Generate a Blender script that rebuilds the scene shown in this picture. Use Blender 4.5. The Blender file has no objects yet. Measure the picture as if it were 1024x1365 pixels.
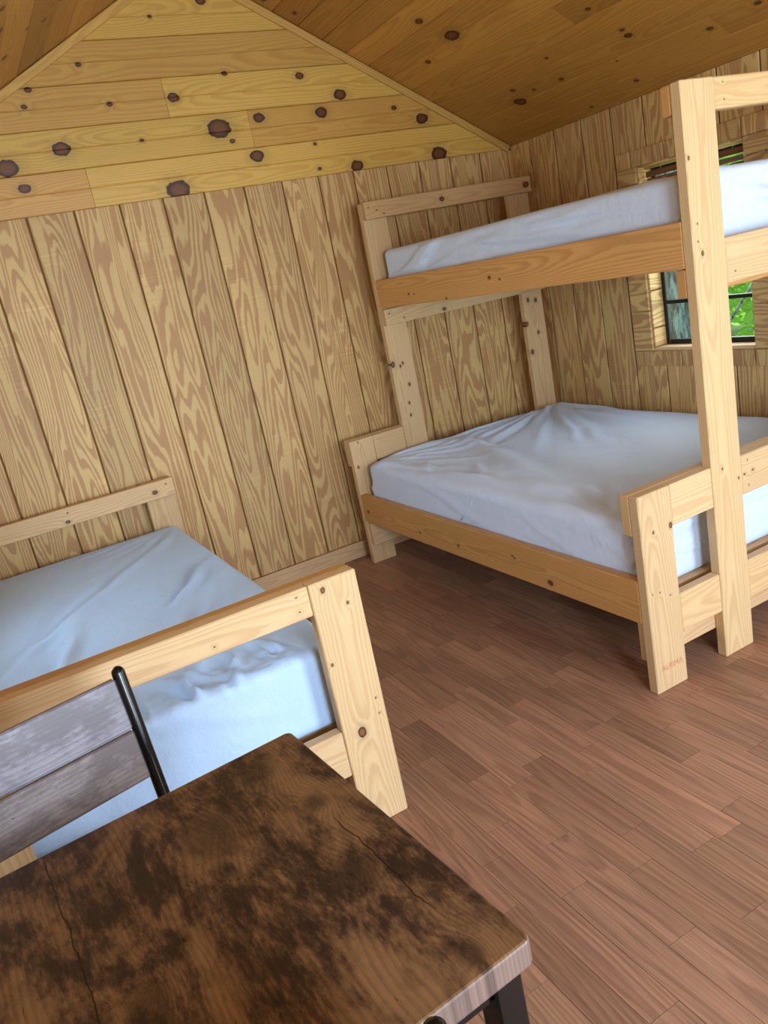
import bpy, bmesh, math, random
import numpy as np
from mathutils import Vector, Matrix

# ------------------------------------------------------------------ camera, world, light, exposure
scene = bpy.context.scene
C = scene.collection
F_PX = 1058.65
cam_data = bpy.data.cameras.new('camera')
cam_data.sensor_fit = 'VERTICAL'
cam_data.sensor_height = 36.0
cam_data.lens = F_PX / 1365.0 * 36.0
cam_data.clip_start = 0.02
cam = bpy.data.objects.new('camera', cam_data)
C.objects.link(cam)
right = Vector((0.85755587, -0.47588933, -0.19526208))
down = Vector((-0.30303388, -0.16064802, -0.93934162))
fwd = Vector((0.41565419, 0.86470894, -0.28197524))
cam.matrix_world = Matrix(((right.x, -down.x, -fwd.x, -3.03814), (right.y, -down.y, -fwd.y, -3.92825),
                           (right.z, -down.z, -fwd.z, 1.48369), (0, 0, 0, 1)))
scene.camera = cam

world = bpy.data.worlds.new('sky'); scene.world = world; world.use_nodes = True
wn = world.node_tree; wn.nodes.clear()
wo = wn.nodes.new('ShaderNodeOutputWorld'); wb = wn.nodes.new('ShaderNodeBackground')
sky = wn.nodes.new('ShaderNodeTexSky'); sky.sky_type = 'NISHITA'; sky.sun_disc = False
sky.sun_elevation = math.radians(48); sky.sun_rotation = math.radians(60)
wn.links.new(sky.outputs[0], wb.inputs[0]); wb.inputs[1].default_value = 0.5
wn.links.new(wb.outputs[0], wo.inputs[0])

def area_light(name, loc, direction, sx, sy, power, color):
    d = bpy.data.lights.new(name, 'AREA'); d.shape = 'RECTANGLE'; d.size = sx; d.size_y = sy
    d.energy = power; d.color = color
    o = bpy.data.objects.new(name, d); C.objects.link(o)
    o.location = loc
    o.rotation_euler = Vector(direction).to_track_quat('-Z', 'Y').to_euler()
    return o
sun = bpy.data.objects.new('sun', bpy.data.lights.new('sun', 'SUN')); C.objects.link(sun)
sun.data.energy = 10.0; sun.data.angle = math.radians(.6); sun.data.color = (1.0, .96, .88)
sun.rotation_euler = Vector((0, -.62, -.78)).to_track_quat('-Z', 'Y').to_euler()      # from behind the gable, over the roof
DAY = (0.74, 0.89, 1.0)
# daylight coming through the openings of the cabin (door, three windows); each lamp fills its opening from outside
area_light('daylight_door', (-1.05, -5.27, 1.02), (0, 1, 0), 0.88, 1.96, 76, DAY)
area_light('daylight_front_window', (-2.55, -5.27, 1.30), (0, 1, 0), 0.78, 0.86, 82, DAY)
area_light('daylight_side_window', (0.27, -3.55, 1.28), (-1, 0, 0), 0.88, 0.86, 17, DAY)
area_light('daylight_left_window', (-3.57, -1.23, 1.285), (1, 0, 0), 0.58, 0.86, 14, DAY)
area_light('daylight_bunk_window', (0.55, -1.23, 1.30), (-1, 0, 0), 0.75, 0.9, 9, (0.92, 1.0, 0.88))

vs = scene.view_settings
vs.view_transform = 'Standard'; vs.look = 'None'; vs.gamma = 1.0; vs.use_curve_mapping = False
vs.exposure = 0.22
cy = scene.cycles
cy.max_bounces = 6; cy.diffuse_bounces = 4; cy.glossy_bounces = 3; cy.transparent_max_bounces = 8; cy.caustics_reflective = False; cy.caustics_refractive = False

# ------------------------------------------------------------------ constants of the room (metres)
XR, XL = 0.10, -3.40          # right and left wall faces
YF = -5.20                    # front wall face (behind the camera), the gable wall is y = 0
ZE = 2.015                    # height of the plank panelling
RX, RZ = -1.62, 3.0           # ridge
rng = random.Random(7)
KN = {"gable":[[-1.79,0,2.769,0.0101],[-1.536,0,2.824,0.0241],[-2.155,0,2.596,0.013],[-2.39,0,2.512,0.0159],[-2.426,0,2.448,0.0128],[-2.067,0,2.43,0.0134],[-1.501,0,2.517,0.0141],[-1.118,0,2.481,0.0222],[-1.773,0,2.434,0.0276],[-0.916,0,2.38,0.0342],[-1.59,0,2.285,0.057],[-1.538,0,2.223,0.0144],[-1.967,0,2.27,0.0103],[-2.324,0,2.27,0.0394],[-2.567,0,2.218,0.048],[-1.378,0,2.312,0.0291],[-1.04,0,2.307,0.034],[-1.43,0,2.144,0.0366],[-1.109,0,2.166,0.0114],[-1.112,0,2.048,0.0114],[-0.896,0,2.038,0.0351],[-2.521,0,2.13,0.0259],[-1.857,0,2.042,0.0564],[-0.382,0,2.041,0.0492],[-0.292,0,2.112,0.0659],[-0.454,0,2.226,0.0362],[-0.614,0,2.292,0.0158]],
 "ceilR":[[-0.764,-0.574,2.507,0.0235],[-0.627,-0.614,2.43,0.0442],[-0.582,-0.326,2.404,0.0183],[-0.147,-0.442,2.159,0.038],[-0.166,-0.778,2.17,0.0141],[-0.226,-0.493,2.204,0.0149],[-0.178,-0.591,2.177,0.011],[-0.222,-1.261,2.202,0.0186],[-0.259,-1.263,2.222,0.0123],[-0.089,-1.549,2.126,0.0147],[-0.108,-1.774,2.137,0.0137],[0.01,-1.063,2.071,0.0135],[0.055,-0.722,2.045,0.0111],[-0.13,-1.096,2.15,0.0066],[-0.302,-0.848,2.247,0.0102],[-1.132,-0.104,2.714,0.0142],[-1.262,-0.07,2.788,0.0175],[-0.415,-1.248,2.31,0.012]],
 "ceilL":[[-2.548,-0.973,2.477,0.0164],[-2.542,-0.772,2.48,0.0226],[-2.343,-0.519,2.592,0.0138],[-2.419,-0.569,2.55,0.0108],[-2.501,-0.421,2.503,0.0196],[-2.281,-0.623,2.627,0.0162]],
 "sfoot":[[-2.376,-2.092,0.738,0.0088],[-2.359,-2.092,0.3,0.0167],[-2.398,-2.092,0.527,0.005],[-2.315,-2.092,0.68,0.005],[-2.297,-2.092,0.381,0.0031],[-2.296,-2.092,0.333,0.0031],[-2.299,-2.092,0.288,0.0032],[-2.45,-2.092,0.745,0.0029],[-2.45,-2.092,0.704,0.0029],[-2.684,-2.092,0.701,0.0028]],
 "shead":[[-2.37,-0.109,0.714,0.0126],[-2.781,-0.109,0.699,0.0103],[-2.772,-0.109,0.739,0.0041],[-2.311,-0.109,0.74,0.0043]],
 "bhead":[[-0.561,-0.225,1.792,0.0157],[-0.002,-0.225,1.792,0.0207],[-0.66,-0.225,1.243,0.0121],[-1.001,-0.225,1.807,0.0045],[-0.957,-0.225,1.79,0.0045],[-0.918,-0.225,1.77,0.0045],[0.013,-0.225,1.841,0.005],[-0.997,-0.225,1.284,0.0047],[-0.913,-0.225,1.248,0.0047]],
 "bpost":[[-0.1,-0.187,1.049,0.0151],[-0.088,-0.187,0.886,0.0153],[-0.025,-0.187,0.988,0.0109],[-0.068,-0.187,1.18,0.0129],[-0.014,-0.187,1.17,0.013],[-1.012,-0.187,1.022,0.0159],[-0.952,-0.187,1.016,0.008],[-0.969,-0.187,1.004,0.008],[-0.935,-0.187,0.898,0.0101],[-0.957,-0.187,0.801,0.0081],[-0.962,-0.187,0.735,0.0081],[-0.936,-0.187,0.72,0.0082],[-1.307,-0.187,0.675,0.0047],[-1.333,-0.187,0.546,0.008]],
 "bfoot":[[-1.227,-2.192,0.558,0.0095],[-1.303,-2.192,0.558,0.0059],[-0.985,-2.192,1.354,0.0079],[-1.012,-2.192,1.626,0.0065],[-0.974,-2.192,0.67,0.0054],[-0.899,-2.192,0.617,0.005],[-0.997,-2.192,1.441,0.0033],[-1.0,-2.192,1.39,0.0034],[-1.001,-2.192,1.353,0.0034],[-0.895,-2.192,1.356,0.0046],[-1.01,-2.192,1.195,0.0039],[-0.844,-2.192,1.817,0.0022],[-0.843,-2.192,1.77,0.0029],[-0.845,-2.192,1.278,0.0035],[-0.85,-2.192,0.665,0.0032],[-0.869,-2.192,0.621,0.005],[-0.827,-2.192,0.625,0.005],[-0.851,-2.192,0.579,0.0033],[-0.98,-2.192,0.349,0.0051],[-0.932,-2.192,0.332,0.0059],[-1.005,-2.192,0.287,0.0038],[-0.984,-2.192,0.095,0.0031],[-1.335,-2.192,0.356,0.0033],[-1.302,-2.192,0.352,0.0034],[-1.258,-2.192,0.327,0.0034]],
 "bsideU":[[-1.023,-0.739,1.309,0.0086],[-1.023,-0.82,1.324,0.0067],[-1.023,-0.5,1.368,0.0072],[-1.023,-0.549,1.364,0.0054],[-1.023,-1.162,1.384,0.0092],[-1.023,-1.23,1.372,0.0061],[-1.023,-1.207,1.362,0.0061],[-1.023,-1.572,1.434,0.0082],[-1.023,-1.472,1.422,0.0084],[-1.023,-1.913,1.385,0.0062],[-1.023,-1.892,1.358,0.0075],[-1.023,-1.386,1.341,0.0058]],
 "bsideL":[[-1.356,-0.241,0.312,0.012],[-1.356,-0.769,0.297,0.0071],[-1.356,-1.096,0.301,0.0082],[-1.356,-1.503,0.333,0.0059],[-1.356,-1.707,0.28,0.014],[-1.356,-1.49,0.34,0.0059],[-1.356,-1.966,0.277,0.0039],[-1.356,-2.095,0.303,0.0099]]}

# ------------------------------------------------------------------ helpers: objects
def link(o, parent=None):
    C.objects.link(o)
    if parent is not None:
        o.parent = parent
        o.matrix_parent_inverse = Matrix()
    return o
def tag(o, label=None, cat=None, group=None, kind=None):
    if label: o['label'] = label
    if cat: o['category'] = cat
    if group: o['group'] = group
    if kind: o['kind'] = kind
    return o
def empty(name, loc=(0, 0, 0), parent=None, **kw):
    o = bpy.data.objects.new(name, None); o.empty_display_size = 0.1
    link(o, parent); o.location = loc
    return tag(o, **kw)
def mesh_obj(name, me, mat, parent=None, smooth=False):
    o = bpy.data.objects.new(name, me)
    if mat and not me.materials: me.materials.append(mat)
    if smooth: me.polygons.foreach_set('use_smooth', [True] * len(me.polygons))
    return link(o, parent)
def from_bm(name, bm, mat, parent=None, smooth=False):
    me = bpy.data.meshes.new(name); bm.normal_update(); bm.to_mesh(me); bm.free()
    return mesh_obj(name, me, mat, parent, smooth)

_cache = {}
def box_mesh(L, W, T, bev, mat):
    key = (round(L, 4), round(W, 4), round(T, 4), bev, mat.name)
    if key in _cache: return _cache[key]
    bm = bmesh.new()
    bmesh.ops.create_cube(bm, size=1.0, matrix=Matrix.Diagonal((L, W, T, 1)))
    if bev: bmesh.ops.bevel(bm, geom=bm.edges[:], offset=bev, segments=2 if bev > .003 else 1, affect='EDGES', profile=0.5)
    me = bpy.data.meshes.new('board'); bm.to_mesh(me); bm.free()
    me.materials.append(mat); _cache[key] = me
    return me
def frame(X, N):
    X = Vector(X).normalized(); N = Vector(N).normalized(); Y = N.cross(X)
    return X, Y, N
def world_of(o):
    m = o.matrix_basis.copy()
    return m if o.parent is None else world_of(o.parent) @ m
def place(o, c, X, N):
    X, Y, N = frame(X, N); c = Vector(c)
    m = Matrix(((X.x, Y.x, N.x, c.x), (X.y, Y.y, N.y, c.y), (X.z, Y.z, N.z, c.z), (0, 0, 0, 1)))
    o.matrix_basis = m if o.parent is None else world_of(o.parent).inverted() @ m
def give_knots(o, c, X, N, L, W, knots, slots=6):
    X, Y, N = frame(X, N); c = Vector(c); i = 0
    for k in knots:
        p = Vector(k[:3]) - c
        a, b, h = p.dot(X), p.dot(Y), p.dot(N)
        if abs(a) < L / 2 + k[3] and abs(b) < W / 2 + k[3] * .6 and abs(h) < .09 and i < slots:
            o['k%d' % i] = (a, b, k[3] * .72); i += 1
def board(name, mat, c, L, W, T, X, N, parent=None, bev=.002, knots=(), tint=None):
    """a plank: length L along X, width W, thickness T along the normal N, centred at c (world)"""
    o = bpy.data.objects.new(name, box_mesh(L, W, T, bev, mat))
    link(o, parent); place(o, c, X, N)
    if knots: give_knots(o, c, X, N, L, W, knots)
    if tint is not None: o['tint'] = tuple(tint) if hasattr(tint, '__len__') else (tint, tint, tint)
    return o
def span(name, mat, lo, hi, X, N, parent=None, **kw):
    """a plank given by its axis-aligned corners"""
    lo, hi = Vector(lo), Vector(hi); c = (lo + hi) / 2; d = hi - lo
    X, Y, N = frame(X, N)
    f = lambda a: abs(d.x * a.x) + abs(d.y * a.y) + abs(d.z * a.z)
    return board(name, mat, c, f(X), f(Y), f(N), X, N, parent, **kw)
def profile_mesh(prof, x0, x1, mat, s0=0.0, s1=0.0, name='board'):
    """extrude a (y, z) profile from x0 to x1; s0 and s1 slant the ends with y"""
    n = len(prof); vs_, fs = [], []
    for xx, s in ((x0, s0), (x1, s1)):
        for (y, z) in prof: vs_.append((xx + s * y, y, z))
    fs.append(list(range(n))[::-1]); fs.append([n + i for i in range(n)])
    for i in range(n): fs.append([i, (i + 1) % n, n + (i + 1) % n, n + i])
    me = bpy.data.meshes.new(name); me.from_pydata(vs_, [], fs)
    bm = bmesh.new(); bm.from_mesh(me); bmesh.ops.recalc_face_normals(bm, faces=bm.faces[:])
    bmesh.ops.triangulate(bm, faces=[f for f in bm.faces if len(f.verts) > 4]); bm.to_mesh(me); bm.free()
    me.materials.append(mat)
    return me
def tube(name, pts, r, mat, parent=None, seg=12, cap_round=False):
    """a round bar through the points"""
    bm = bmesh.new(); rings = []
    pts = [Vector(p) for p in pts]; rad = [r] * len(pts)
    if cap_round:
        d = (pts[-1] - pts[-2]).normalized(); e = pts[-1]
        for a in (30, 55, 75, 88):
            pts.append(e + d * r * math.sin(math.radians(a))); rad.append(r * math.cos(math.radians(a)))
    for i, p in enumerate(pts):
        d = (pts[min(i + 1, len(pts) - 1)] - pts[max(i - 1, 0)]).normalized()
        a = d.orthogonal().normalized() if i == 0 else (a - d * a.dot(d)).normalized()
        b = d.cross(a)
        rings.append([bm.verts.new(p + (a * math.cos(t) + b * math.sin(t)) * rad[i]) for t in [2 * math.pi * j / seg for j in range(seg)]])
    for r0, r1 in zip(rings, rings[1:]):
        for j in range(seg): bm.faces.new((r0[j], r0[(j + 1) % seg], r1[(j + 1) % seg], r1[j]))
    bm.faces.new(rings[0][::-1]); bm.faces.new(rings[-1])
    return from_bm(name, bm, mat, parent, smooth=True)

# ------------------------------------------------------------------ helpers: materials
class NT:
    def __init__(self, name):
        self.m = bpy.data.materials.new(name); self.m.use_nodes = True
        self.t = self.m.node_tree; self.t.nodes.clear()
        self.out = self.n('ShaderNodeOutputMaterial'); self.b = self.n('ShaderNodeBsdfPrincipled')
        self.t.links.new(self.b.outputs[0], self.out.inputs[0])
    def n(self, t): return self.t.nodes.new(t)
    def put(self, sock, v):
        if isinstance(v, bpy.types.NodeSocket): self.t.links.new(v, sock)
        elif v is not None: sock.default_value = v
    def math(self, op, a, b=None, c=None, clamp=False):
        n = self.n('ShaderNodeMath'); n.operation = op; n.use_clamp = clamp
        for i, v in enumerate((a, b, c)): self.put(n.inputs[i], v)
        return n.outputs[0]
    def add(self, a, b): return self.math('ADD', a, b)
    def sub(self, a, b): return self.math('SUBTRACT', a, b)
    def mul(self, a, b): return self.math('MULTIPLY', a, b)
    def div(self, a, b): return self.math('DIVIDE', a, b)
    def mn(self, a, b): return self.math('MINIMUM', a, b)
    def mx(self, a, b): return self.math('MAXIMUM', a, b)
    def comb(self, x, y, z):
        n = self.n('ShaderNodeCombineXYZ')
        for i, v in enumerate((x, y, z)): self.put(n.inputs[i], v)
        return n.outputs[0]
    def sep(self, v):
        n = self.n('ShaderNodeSeparateXYZ'); self.put(n.inputs[0], v); return n.outputs
    def noise(self, vec, scale=1.0, detail=2.0, rough=.5, dist=0.0):
        n = self.n('ShaderNodeTexNoise'); self.put(n.inputs['Vector'], vec)
        n.inputs['Scale'].default_value = scale; n.inputs['Detail'].default_value = detail
        n.inputs['Roughness'].default_value = rough; n.inputs['Distortion'].default_value = dist
        return n.outputs[0]
    def rng(self, v, a, b, c, d, smooth=True):
        n = self.n('ShaderNodeMapRange'); n.interpolation_type = 'SMOOTHSTEP' if smooth else 'LINEAR'
        self.put(n.inputs[0], v)
        for i, q in enumerate((a, b, c, d)): self.put(n.inputs[i + 1], q)
        return n.outputs[0]
    def mix(self, f, a, b, mode='MIX'):
        n = self.n('ShaderNodeMix'); n.data_type = 'RGBA'; n.blend_type = mode
        self.put(n.inputs[0], f)
        for s, v in ((n.inputs[6], a), (n.inputs[7], b)):
            self.put(s, v if isinstance(v, bpy.types.NodeSocket) else tuple(v) + (1,) * (4 - len(v)))
        return n.outputs[2]
    def scale(self, col, f):
        n = self.n('ShaderNodeVectorMath'); n.operation = 'SCALE'; self.put(n.inputs[0], col); self.put(n.inputs[3], f)
        return n.outputs[0]
    def vmul(self, a, b):
        n = self.n('ShaderNodeVectorMath'); n.operation = 'MULTIPLY'; self.put(n.inputs[0], a); self.put(n.inputs[1], b)
        return n.outputs[0]
    def vadd(self, a, b):
        n = self.n('ShaderNodeVectorMath'); n.operation = 'ADD'; self.put(n.inputs[0], a); self.put(n.inputs[1], b)
        return n.outputs[0]
    def attr(self, name):
        n = self.n('ShaderNodeAttribute'); n.attribute_type = 'OBJECT'; n.attribute_name = name
        return n.outputs['Vector']
    def bump(self, h, strength, dist):
        n = self.n('ShaderNodeBump'); n.inputs['Strength'].default_value = strength; n.inputs['Distance'].default_value = dist
        self.put(n.inputs['Height'], h); self.t.links.new(n.outputs[0], self.b.inputs['Normal'])
    def finish(self, col, rough, spec=.5):
        self.put(self.b.inputs['Base Color'], col if isinstance(col, bpy.types.NodeSocket) else tuple(col) + (1,))
        self.put(self.b.inputs['Roughness'], rough); self.put(self.b.inputs['Specular IOR Level'], spec)
        return self.m

def lin(r, g, b):
    f = lambda c: (c / 255 / 12.92) if c <= 10 else ((c / 255 + .055) / 1.055) ** 2.4
    return (f(r), f(g), f(b))

def wood(name, light, dark, knot=(70, 38, 18), style='sawn', freq=150, contrast=.7, rough=.5, spec=.4, slots=6,
         pins=0.0, fibre=.16, patch=.16, saw=0.0, bump=.25):
    """timber: growth rings cut along the board's own X axis, fibres, knots named on each board"""
    g = NT(name)
    tc = g.n('ShaderNodeTexCoord').outputs['Object']; x, y, z = g.sep(tc)
    rnd = g.n('ShaderNodeObjectInfo').outputs['Random']
    r1 = g.mul(rnd, 61.7); r2 = g.math('FRACT', g.mul(rnd, 913.3)); r3 = g.math('FRACT', g.mul(rnd, 57.31))
    xo = g.add(x, r1)
    # knots
    K = None; wob = g.noise(g.comb(g.mul(xo, 40), g.mul(y, 40), r1), 1.0, 1.0)
    for i in range(slots):
        kx, ky, kr = g.sep(g.attr('k%d' % i))
        dx = g.mul(g.sub(x, kx), .72); dy = g.sub(y, ky)
        d = g.math('SQRT', g.add(g.mul(dx, dx), g.mul(dy, dy)))
        nd = g.div(g.mul(d, g.add(.78, g.mul(wob, .44))), g.mx(kr, .0001))
        K = nd if K is None else g.mn(K, nd)
    warp = g.math('EXPONENT', g.mul(K, -.55))
    if style == 'ply':
        n0 = g.noise(g.comb(g.mul(xo, .95), g.mul(g.add(y, r2), 8.5), g.mul(r3, 9)), 1.0, 1.6, .4)
        n1 = g.noise(g.comb(g.mul(xo, 14.0), g.mul(y, 60.0), r1), 1.0, 2.0, .6)
        ph = g.add(g.mul(n0, g.add(freq, g.mul(r3, freq * .5))), g.mul(n1, .42))
        ph = g.add(ph, g.mul(warp, 2.0))
    else:
        n0 = g.noise(g.comb(g.mul(xo, 1.6), g.mul(y, 7.0), g.mul(z, 7.0)), 1.0, 2.0, .45)
        yy = g.add(g.add(y, g.mul(g.sub(r2, .5), .09)), g.mul(g.sub(n0, .5), .05))
        n2 = g.noise(g.comb(g.mul(xo, .8), g.mul(y, 3.0), 4.3), 1.0, 1.0)
        zz = g.add(g.add(z, g.add(.022, g.mul(r3, .06))), g.mul(g.sub(n2, .5), .11))
        rr = g.math('SQRT', g.add(g.mul(yy, yy), g.mul(zz, zz)))
        n1 = g.noise(g.comb(g.mul(xo, 9.0), g.mul(y, 90.0), g.mul(z, 90.0)), 1.0, 2.0, .6)
        ph = g.add(g.add(g.mul(rr, freq), g.mul(n1, .5)), g.mul(warp, 2.6))
    fr = g.math('FRACT', ph)
    ring = g.mul(g.rng(fr, .25, .78, 0, 1), g.rng(fr, .86, 1.0, 1, 0))
    if style == 'ply':
        band = g.noise(g.comb(g.mul(xo, 1.7), g.mul(g.add(y, r3), 9.0), 2.2), 1.0, 2.0)
        ring = g.mul(g.rng(fr, g.sub(.62, g.mul(band, .55)), g.sub(.80, g.mul(band, .5)), 0, 1), g.rng(fr, .90, .99, 1, 0))
    ring = g.mul(ring, contrast)
    col = g.mix(ring, lin(*light), lin(*dark))
    fib = g.noise(g.comb(g.mul(xo, 5.0), g.mul(y, 330.0), g.mul(z, 330.0)), 1.0, 2.0, .65)
    big = g.noise(g.comb(g.mul(xo, 1.3), g.mul(y, 5.0), g.add(r1, z)), 1.0, 2.0)
    f = g.add(g.add(1.0, g.mul(g.sub(fib, .5), fibre * 2)), g.mul(g.sub(big, .5), patch * 2))
    f = g.mul(f, g.add(.93, g.mul(r2, .14)))
    if saw:
        sw = g.noise(g.comb(g.mul(xo, 75.0), g.mul(y, 2.5), r1), 1.0, 3.0, .7)
        msk = g.rng(g.noise(g.comb(g.mul(xo, 2.6), g.mul(y, 3.0), 7.7), 1.0, 2.0), .48, .68, 0, 1)
        f = g.add(f, g.mul(g.mul(g.rng(sw, .45, .75, 0, 1), msk), saw))
    col = g.scale(col, f)
    # knot colour: brown eye, dark bark ring, soft halo
    halo = g.mul(g.rng(K, .95, 2.6, 1, 0), .45)
    col = g.mix(halo, col, g.scale(col, .62))
    eye = g.mix(g.rng(K, .35, .98, 0, 1), lin(*[min(255, c * 1.2 + 6) for c in knot]), lin(*[c * .6 for c in knot]))
    eye = g.scale(eye, g.add(.75, g.mul(g.math('FRACT', g.mul(K, 4.3)), .45)))
    col = g.mix(g.rng(K, .94, 1.08, 1, 0), col, eye)
    if pins:
        v = g.n('ShaderNodeTexVoronoi'); g.put(v.inputs['Vector'], g.comb(g.mul(xo, 5.0), g.mul(y, 8.0), 0.0)); v.inputs['Scale'].default_value = 1.0
        cr = g.sep(v.outputs['Color'])[0]
        pin = g.mul(g.rng(v.outputs['Distance'], .022, .034, 1, 0), g.math('LESS_THAN', cr, pins))
        col = g.mix(pin, col, lin(*knot))
    one = g.vadd(g.attr('tint'), (1, 1, 1))
    col = g.vmul(col, one)
    g.bump(g.add(g.mul(ring, -.5), g.mul(fib, .6)), bump, .0012)
    return g.finish(col, g.add(rough - .06, g.mul(fib, .12)), spec)

PLY = wood('fir_plywood', (202, 169, 114), (166, 118, 79), style='ply', freq=14, contrast=.74, rough=.50, spec=.35, slots=3, saw=.22, fibre=.12, bump=.2)
PINE = wood('knotty_pine', (204, 164, 86), (182, 136, 66), knot=(84, 48, 26), freq=120, contrast=.55, rough=.38, spec=.45, slots=6, fibre=.08, patch=.12, pins=.05, bump=.1)
CEIL = wood('ceiling_pine', (176, 124, 56), (148, 98, 42), knot=(84, 42, 18), freq=110, contrast=.5, rough=.45, spec=.35, slots=6, fibre=.10, patch=.14, pins=.07, bump=.1)
LUMBER = wood('framing_lumber', (212, 180, 138), (190, 148, 106), knot=(104, 66, 38), freq=170, contrast=.5, rough=.58, spec=.3, slots=6, fibre=.14, patch=.10, pins=.03, bump=.2)
RAILWOOD = wood('side_rail_lumber', (202, 152, 92), (168, 114, 62), knot=(92, 54, 28), freq=160, contrast=.5, rough=.5, spec=.35, slots=6, fibre=.14, patch=.12, pins=.03, bump=.2)
VINYL = wood('oak_vinyl', (160, 120, 98), (112, 80, 64), knot=(70, 46, 36), freq=100, contrast=.42, rough=.40, spec=.4, slots=1, fibre=.55, patch=.34, pins=.07, bump=.12)

def flat(name, col, rough=.5, spec=.5, metallic=0.0):
    g = NT(name); tc = g.n('ShaderNodeTexCoord').outputs['Object']
    n = g.noise(tc, 60.0, 2.0)
    c = g.scale(g.comb(*lin(*col)), g.add(.94, g.mul(n, .12)))
    g.b.inputs['Metallic'].default_value = metallic
    return g.finish(c, rough, spec)
GROOVE = flat('groove_wood', (128, 88, 48), .7, .2)
DARKGAP = flat('dark_joint', (60, 38, 26), .8, .2)
BLACK = flat('black_metal', (8, 9, 11), .22, .4)
FRAMEBLK = flat('black_window_frame', (16, 17, 18), .45, .4)
STAMP = flat('red_stamp_ink', (196, 128, 98), .8, .1)
NAIL = flat('nail_head', (92, 74, 60), .6, .3)

def rustic(name, pale, mid, dark, rough, slots=6, cracks=()):
    """dark printed board: mottled stain over straight grain with burls and cracks"""
    g = NT(name)
    tc = g.n('ShaderNodeTexCoord').outputs['Object']; x, y, z = g.sep(tc)
    rnd = g.n('ShaderNodeObjectInfo').outputs['Random']; r1 = g.mul(rnd, 41.0); xo = g.add(x, r1)
    K = None
    for i in range(slots):
        kx, ky, kr = g.sep(g.attr('k%d' % i))
        dx = g.mul(g.sub(x, kx), .8); dy = g.sub(y, ky)
        nd = g.div(g.math('SQRT', g.add(g.mul(dx, dx), g.mul(dy, dy))), g.mx(kr, .0001))
        K = nd if K is None else g.mn(K, nd)
    warp = g.math('EXPONENT', g.mul(K, -.45))
    n0 = g.noise(g.comb(g.mul(xo, 1.5), g.mul(y, 7.0), r1), 1.0, 2.0)
    ph = g.add(g.add(g.mul(y, 110.0), g.mul(n0, 5.0)), g.mul(warp, 7.0))
    fr = g.math('FRACT', g.add(ph, g.mul(g.noise(g.comb(g.mul(xo, 10), g.mul(y, 120), r1), 1.0, 2.0), .6)))
    ring = g.mul(g.rng(fr, .3, .8, 0, 1), g.rng(fr, .88, 1.0, 1, 0))
    m1 = g.noise(g.comb(g.mul(xo, 4.0), g.mul(y, 8.0), r1), 1.0, 6.0, .66, .4)
    m2 = g.noise(g.comb(g.mul(xo, 15.0), g.mul(y, 42.0), r1), 1.0, 6.0, .75, .3)
    m3 = g.noise(g.comb(g.mul(xo, 60.0), g.mul(y, 190.0), r1), 1.0, 3.0, .7)
    fib = g.noise(g.comb(g.mul(xo, 8.0), g.mul(y, 420.0), r1), 1.0, 2.0, .6)
    col = g.mix(g.rng(g.add(g.mul(m1, .7), g.mul(m2, .3)), .43, .60, 0, 1), lin(*mid), lin(*pale))
    col = g.mix(g.mul(ring, .38), col, g.scale(col, .45))
    col = g.scale(col, g.add(.62, g.add(g.mul(fib, .46), g.mul(m3, .30))))
    stain = g.rng(g.add(g.add(g.mul(m1, .62), g.mul(m2, .26)), g.mul(m3, .12)), .43, .52, 1, 0)
    col = g.mix(g.mul(stain, .8), col, lin(*dark))
    col = g.mix(g.mul(g.mul(g.rng(K, .5, 1.7, 1, 0), g.rng(m2, .35, .65, .4, 1)), .75), col, lin(*dark))
    pit = g.rng(g.noise(g.comb(g.mul(xo, 55.0), g.mul(y, 160.0), r1), 1.0, 2.0, .7), .68, .74, 0, 1)
    col = g.mix(g.mul(pit, .7), col, lin(*[c * .4 for c in dark]))
    for (c0, xa, xb) in cracks:
        wv = g.mul(g.sub(g.noise(g.comb(g.mul(x, 14.0), c0 * 50, 0.0), 1.0, 3.0, .6), .5), .022)
        dd = g.math('ABSOLUTE', g.sub(g.sub(y, c0), wv))
        cm = g.mul(g.rng(dd, .0006, .0018, 1, 0), g.mul(g.rng(x, xa, xa + .04, 0, 1), g.rng(x, xb - .04, xb, 1, 0)))
        col = g.mix(g.mul(cm, .8), col, lin(*[c * .4 for c in dark]))
    one = g.vadd(g.attr('tint'), (1, 1, 1)); col = g.vmul(col, one)
    g.bump(g.sub(fib, pit), .18, .0008)
    return g.finish(col, g.add(rough - .05, g.mul(m2, .12)), .45)
TABLETOP = rustic('rustic_tabletop', (132, 100, 71), (78, 57, 45), (38, 29, 26), .36, cracks=((-.272, -.22, .06), (.10, -.14, .32)))
TABLEEDGE = rustic('rustic_edge_band_lit', (120, 100, 93), (94, 76, 71), (64, 52, 50), .30)  # paler edge band, with the front window's light on it put into the colour
SLATWOOD = rustic('rustic_chair_slat', (146, 140, 148), (122, 115, 122), (100, 93, 98), .32)  # bluish grey carries the sky's reflection painted into the slats

def sheet(name, col):
    g = NT(name)
    tc = g.n('ShaderNodeTexCoord').outputs['Object']
    n1 = g.noise(tc, 7.0, 3.0, .55); n2 = g.noise(tc, 420.0, 1.0); n3 = g.noise(tc, 26.0, 3.0, .6, .6)
    c = g.scale(g.comb(*lin(*col)), g.add(.95, g.mul(n1, .08)))
    g.bump(g.add(g.mul(n2, .06), g.add(g.mul(n1, .5), g.mul(n3, .45))), .5, .014)
    g.b.inputs['Sheen Weight'].default_value = .15
    return g.finish(c, .72, .25)
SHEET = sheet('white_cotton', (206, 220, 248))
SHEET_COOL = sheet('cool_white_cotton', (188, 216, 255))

# ------------------------------------------------------------------ the setting
UP, DN = (0, 0, 1), (0, 0, -1)
T11 = .0095                                                  # depth of a wall strip
GAP = .008

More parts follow.
